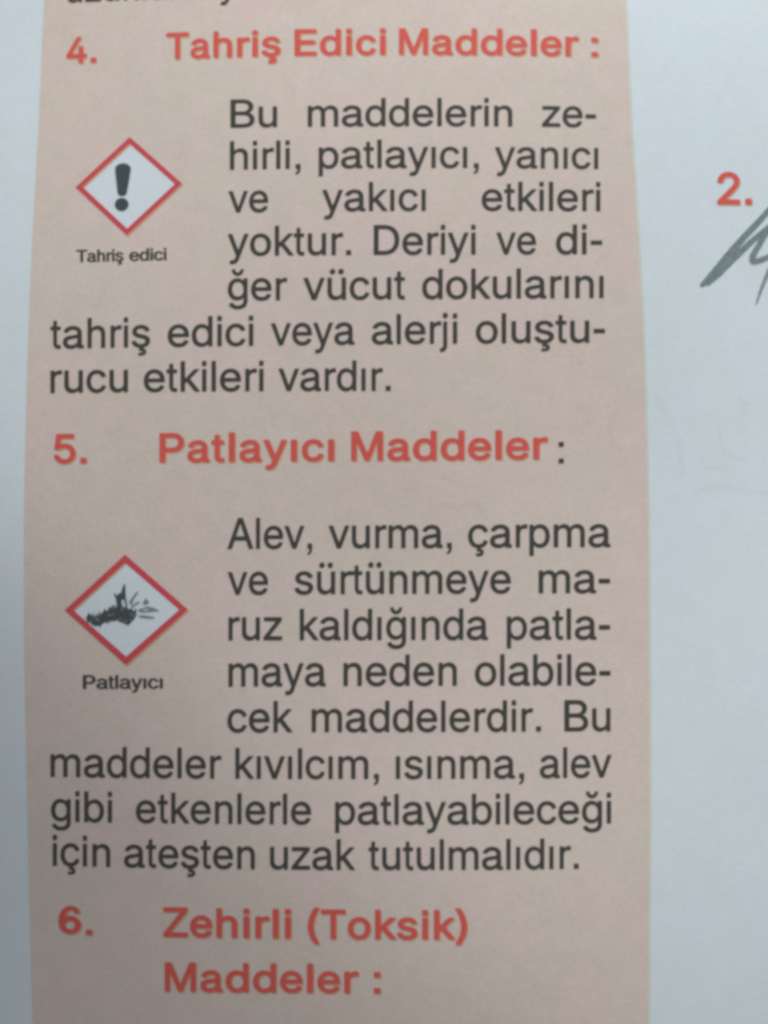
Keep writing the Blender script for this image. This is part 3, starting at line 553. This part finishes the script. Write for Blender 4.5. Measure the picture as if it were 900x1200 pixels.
def pictogram(outer, inner, label):
    v, f = quad_grid([((o[0] + i[0]) / 2, (o[1] + i[1]) / 2) for o, i in zip(outer, inner)], 10, 0.014)
    p = link_mesh('hazard_pictogram', v, face_up(v, f), M_PAPER, page, smooth=True)
    p['label'] = label
    v1, f1 = ring(outer, inner, 0.018, (1.7, 1.9))
    v2, f2 = ring(outer, inner, 0.024)
    f2 = [tuple(k + len(v1) for k in f) for f in f2]
    link_mesh('diamond_border', v1 + v2, f1 + f2, [M_CRIMSON, M_YELLOW], p, [1] * len(f1) + [0] * len(f2))
    return p


O1 = [(88.5, 219.5), (152, 160.5), (213.5, 215), (148.7, 275.8)]
I1 = [(97.0, 219), (151.8, 168.4), (205.0, 215.5), (148.9, 267.9)]
p1 = pictogram(O1, I1, 'white diamond with a red border and a grey exclamation mark')
top = []
for a in range(180, 361, 12):
    r = math.radians(a)
    # rounded head of the stroke
    cx, cy, rx, ry = 144.2, 198.0, 9.3, 6.6
    top.append((cx + rx * math.cos(r), cy + ry * math.sin(r)))
bar = [(134.9, 198)] + top[1:-1] + [(153.5, 198), (152.9, 203), (149.0, 225.5), (147.2, 229.2), (143.2, 230.2), (139.3, 229.2), (137.7, 225.5), (135.2, 203)]
dot = [(142.7 + 8.2 * math.cos(k * math.pi / 12), 239.7 + 7.9 * math.sin(k * math.pi / 12)) for k in range(24)]
v, f = flat_shapes([bar, dot], 0.026)
link_mesh('exclamation_mark', v, f, M_SYMBOL, p1)

O2 = [(75.8, 715), (146.6, 649.8), (220.3, 714.3), (147.8, 779.5)]
I2 = [(86.0, 714.8), (146.6, 659.4), (210.0, 714.4), (147.8, 769.4)]
p2 = pictogram(O2, I2, 'white diamond with a red border and a black explosion symbol')
C2 = (60, 640, 5)
def outline_at(knots, x):
    for (xa, ya, yb), (xc, yc, yd) in zip(knots, knots[1:]):
        if xa <= x <= xc:
            t = (x - xa) / (xc - xa)
            return ya + (yc - ya) * t, yb + (yd - yb) * t
    return knots[-1][1:]


# knots (x, upper edge, lower edge) of the flying debris, roughened into splinters
KNOTS = [(202, 408, 420), (216, 410, 436), (232, 408, 452), (266, 404, 466), (300, 384, 456), (345, 364, 434), (386, 352, 432),
         (420, 346, 446), (452, 358, 462), (470, 366, 446), (505, 388, 404)]
rnd = random.Random(11)
debris = []
x = 202.0
while x < 505:
    ya, yb = outline_at(KNOTS, x)
    big = rnd.random() < 0.3
    debris.append((x, ya - (rnd.uniform(8, 22) if big else rnd.uniform(-12, 0)), yb + (rnd.uniform(4, 20) if rnd.random() < 0.3 else rnd.uniform(-4, 8))))
    x += rnd.uniform(4, 8)
plume = [(370, 272, 284), (380, 284, 312), (388, 290, 366), (398, 272, 366), (408, 280, 366), (416, 250, 366), (425, 224, 366), (434, 222, 300), (437, 290, 366), (446, 340, 366)]


def strip(cols, lift):
    verts, faces = [], []
    for x, ya, yb in cols:
        verts += [on_sheet(C2[0] + x / C2[2], C2[1] + ya / C2[2], lift), on_sheet(C2[0] + x / C2[2], C2[1] + yb / C2[2], lift)]
    for i in range(len(cols) - 1):
        faces.append((2 * i, 2 * i + 1, 2 * i + 3, 2 * i + 2))
    return verts, face_up(verts, faces)


rays = [[(452, 330), (478, 296), (502, 266), (513, 270), (490, 306), (468, 334)],
        [(470, 350), (498, 330), (520, 322), (518, 336), (494, 346), (480, 362)],
        [(536, 340), (546, 318), (556, 303), (566, 318), (577, 330), (566, 338), (556, 345)],
        [(506, 372), (540, 362), (566, 352), (596, 360), (630, 374), (632, 382), (600, 384), (560, 388), (520, 388)],
        [(508, 408), (540, 404), (575, 410), (606, 414), (602, 426), (566, 424), (520, 418)],
        [(476, 318), (484, 322), (474, 344), (462, 346)]]
flecks = []
for _ in range(20):
    x = rnd.uniform(225, 490)
    ya, yb = outline_at(KNOTS, x)
    y = rnd.uniform(ya + 6, yb - 8)
    r, a0 = rnd.uniform(3.5, 9.0), rnd.uniform(0, 3.1)
    flecks.append([(x + r * math.cos(a0), y + r * math.sin(a0)), (x + 3 * math.cos(a0 + 1.8), y + 3 * math.sin(a0 + 1.8)),
                   (x - r * math.cos(a0), y - r * math.sin(a0))])
flecks += [[(412, 320), (425, 312), (428, 350), (418, 356)], [(534, 374), (560, 367), (572, 372), (548, 378)]]
V, F, MI = [], [], []
for (v, f), m in ((strip(debris, 0.026), 0), (strip(plume, 0.030), 0), (flat_shapes(rays, 0.034, C2), 1), (flat_shapes(flecks, 0.040, C2), 2)):
    F += [tuple(k + len(V) for k in q) for q in f]
    V += v
    MI += [m] * len(f)
link_mesh('explosion_symbol', V, F, [M_SYMBOL, M_PENCIL, M_PAPER], p2, MI)


# ------------------------------------------------------------------ pencil scribble and faint show-through
def stroke(path, widths, lift, closed_ends=True, wob=0.0):
    """a ribbon of graphite or ink along a measured path"""
    # densify
    pts, ws = [], []
    n = len(path)
    for k in range(n - 1):
        p0, p1, p2, p3 = path[max(k - 1, 0)], path[k], path[k + 1], path[min(k + 2, n - 1)]
        for i in range(8):
            t = i / 8
            pts.append(tuple(0.5 * (2 * p1[c] + (p2[c] - p0[c]) * t + (2 * p0[c] - 5 * p1[c] + 4 * p2[c] - p3[c]) * t * t
                                    + (3 * p1[c] - p0[c] - 3 * p2[c] + p3[c]) * t ** 3) for c in (0, 1)))
            ws.append(widths[k] + (widths[k + 1] - widths[k]) * t)
    pts.append(path[-1])
    ws.append(widths[-1])
    verts, faces = [], []
    m = len(pts)
    for i, (x, y) in enumerate(pts):
        a, b = pts[max(i - 1, 0)], pts[min(i + 1, m - 1)]
        d = math.hypot(b[0] - a[0], b[1] - a[1]) or 1
        nx, ny = -(b[1] - a[1]) / d, (b[0] - a[0]) / d
        w = ws[i] / 2
        if closed_ends:
            e = min(i, m - 1 - i)
            w *= (0.55, 0.85, 1.0)[min(e, 2)]
        w1 = w * (1 + wob * random.uniform(-1, 1))
        w2 = w * (1 + wob * random.uniform(-1, 1))
        verts.append(on_sheet(x + nx * w1, y + ny * w1, lift))
        verts.append(on_sheet(x - nx * w2, y - ny * w2, lift))
    for i in range(m - 1):
        faces.append((2 * i, 2 * i + 1, 2 * i + 3, 2 * i + 2))
    return verts, face_up(verts, faces)


def crop3(path):
    return [(740 + x / 5, 160 + y / 5) for x, y in path]


scribble = empty('pencil_scribble', page)
scribble['label'] = 'grey handwritten strokes under the red number two'
for path, widths, mat, lift in [
    ([(406, 880), (470, 812), (560, 704), (660, 590), (745, 500), (830, 408), (960, 290)], [5.5, 8, 8.5, 8, 7.5, 7, 6], M_PENCIL, 0.020),
    ([(440, 868), (500, 812), (590, 720), (660, 656), (730, 592), (812, 524), (930, 420)], [5, 8, 9, 7.5, 6.5, 6.5, 6], M_PENCIL, 0.030),
    ([(840, 508), (790, 566), (745, 640), (712, 700), (716, 730), (760, 722), (830, 692), (930, 640)], [7, 7, 7, 7.5, 7.5, 6.5, 6, 5], M_PENCIL, 0.040),
    ([(860, 700), (820, 760), (785, 835), (752, 920), (732, 985)], [5, 5.5, 5, 3.6, 1.4], M_PENCIL_LIGHT, 0.050),
]:
    v, f = stroke(crop3(path), widths, lift, True, 0.05)
    link_mesh('pencil_stroke', v, f, mat, scribble)

ghost = empty('print_show_through', page)
ghost['label'] = 'faint grey marks showing through from the other side of the sheet'
for path, w in [
    ([(768, 462), (779, 482), (790, 505), (797, 530), (800, 560)], 5),
    ([(842, 500), (846, 520), (852, 532), (870, 538)], 4),
    ([(822, 532), (823, 544), (833, 549), (848, 546)], 4),
    ([(812, 580), (840, 570), (870, 576), (905, 578)], 4),
    ([(866, 462), (874, 478), (868, 486)], 3),
    ([(728, 478), (716, 492), (716, 512), (728, 530)], 3),
    ([(520, 588), (535, 596), (556, 590), (568, 600)], 4),
    ([(600, 466), (606, 490), (604, 505)], 3),
    ([(330, 84), (338, 98), (346, 112)], 3),
    ([(180, 168), (192, 182), (206, 186), (214, 178)], 3),
    ([(310, 474), (318, 490), (322, 500)], 3),
    ([(120, 500), (140, 512), (166, 506)], 3),
]:
    v, f = stroke(path, [w * 1.7] * len(path), 0.012)
    link_mesh('faint_mark', v, f, M_GHOST, ghost)
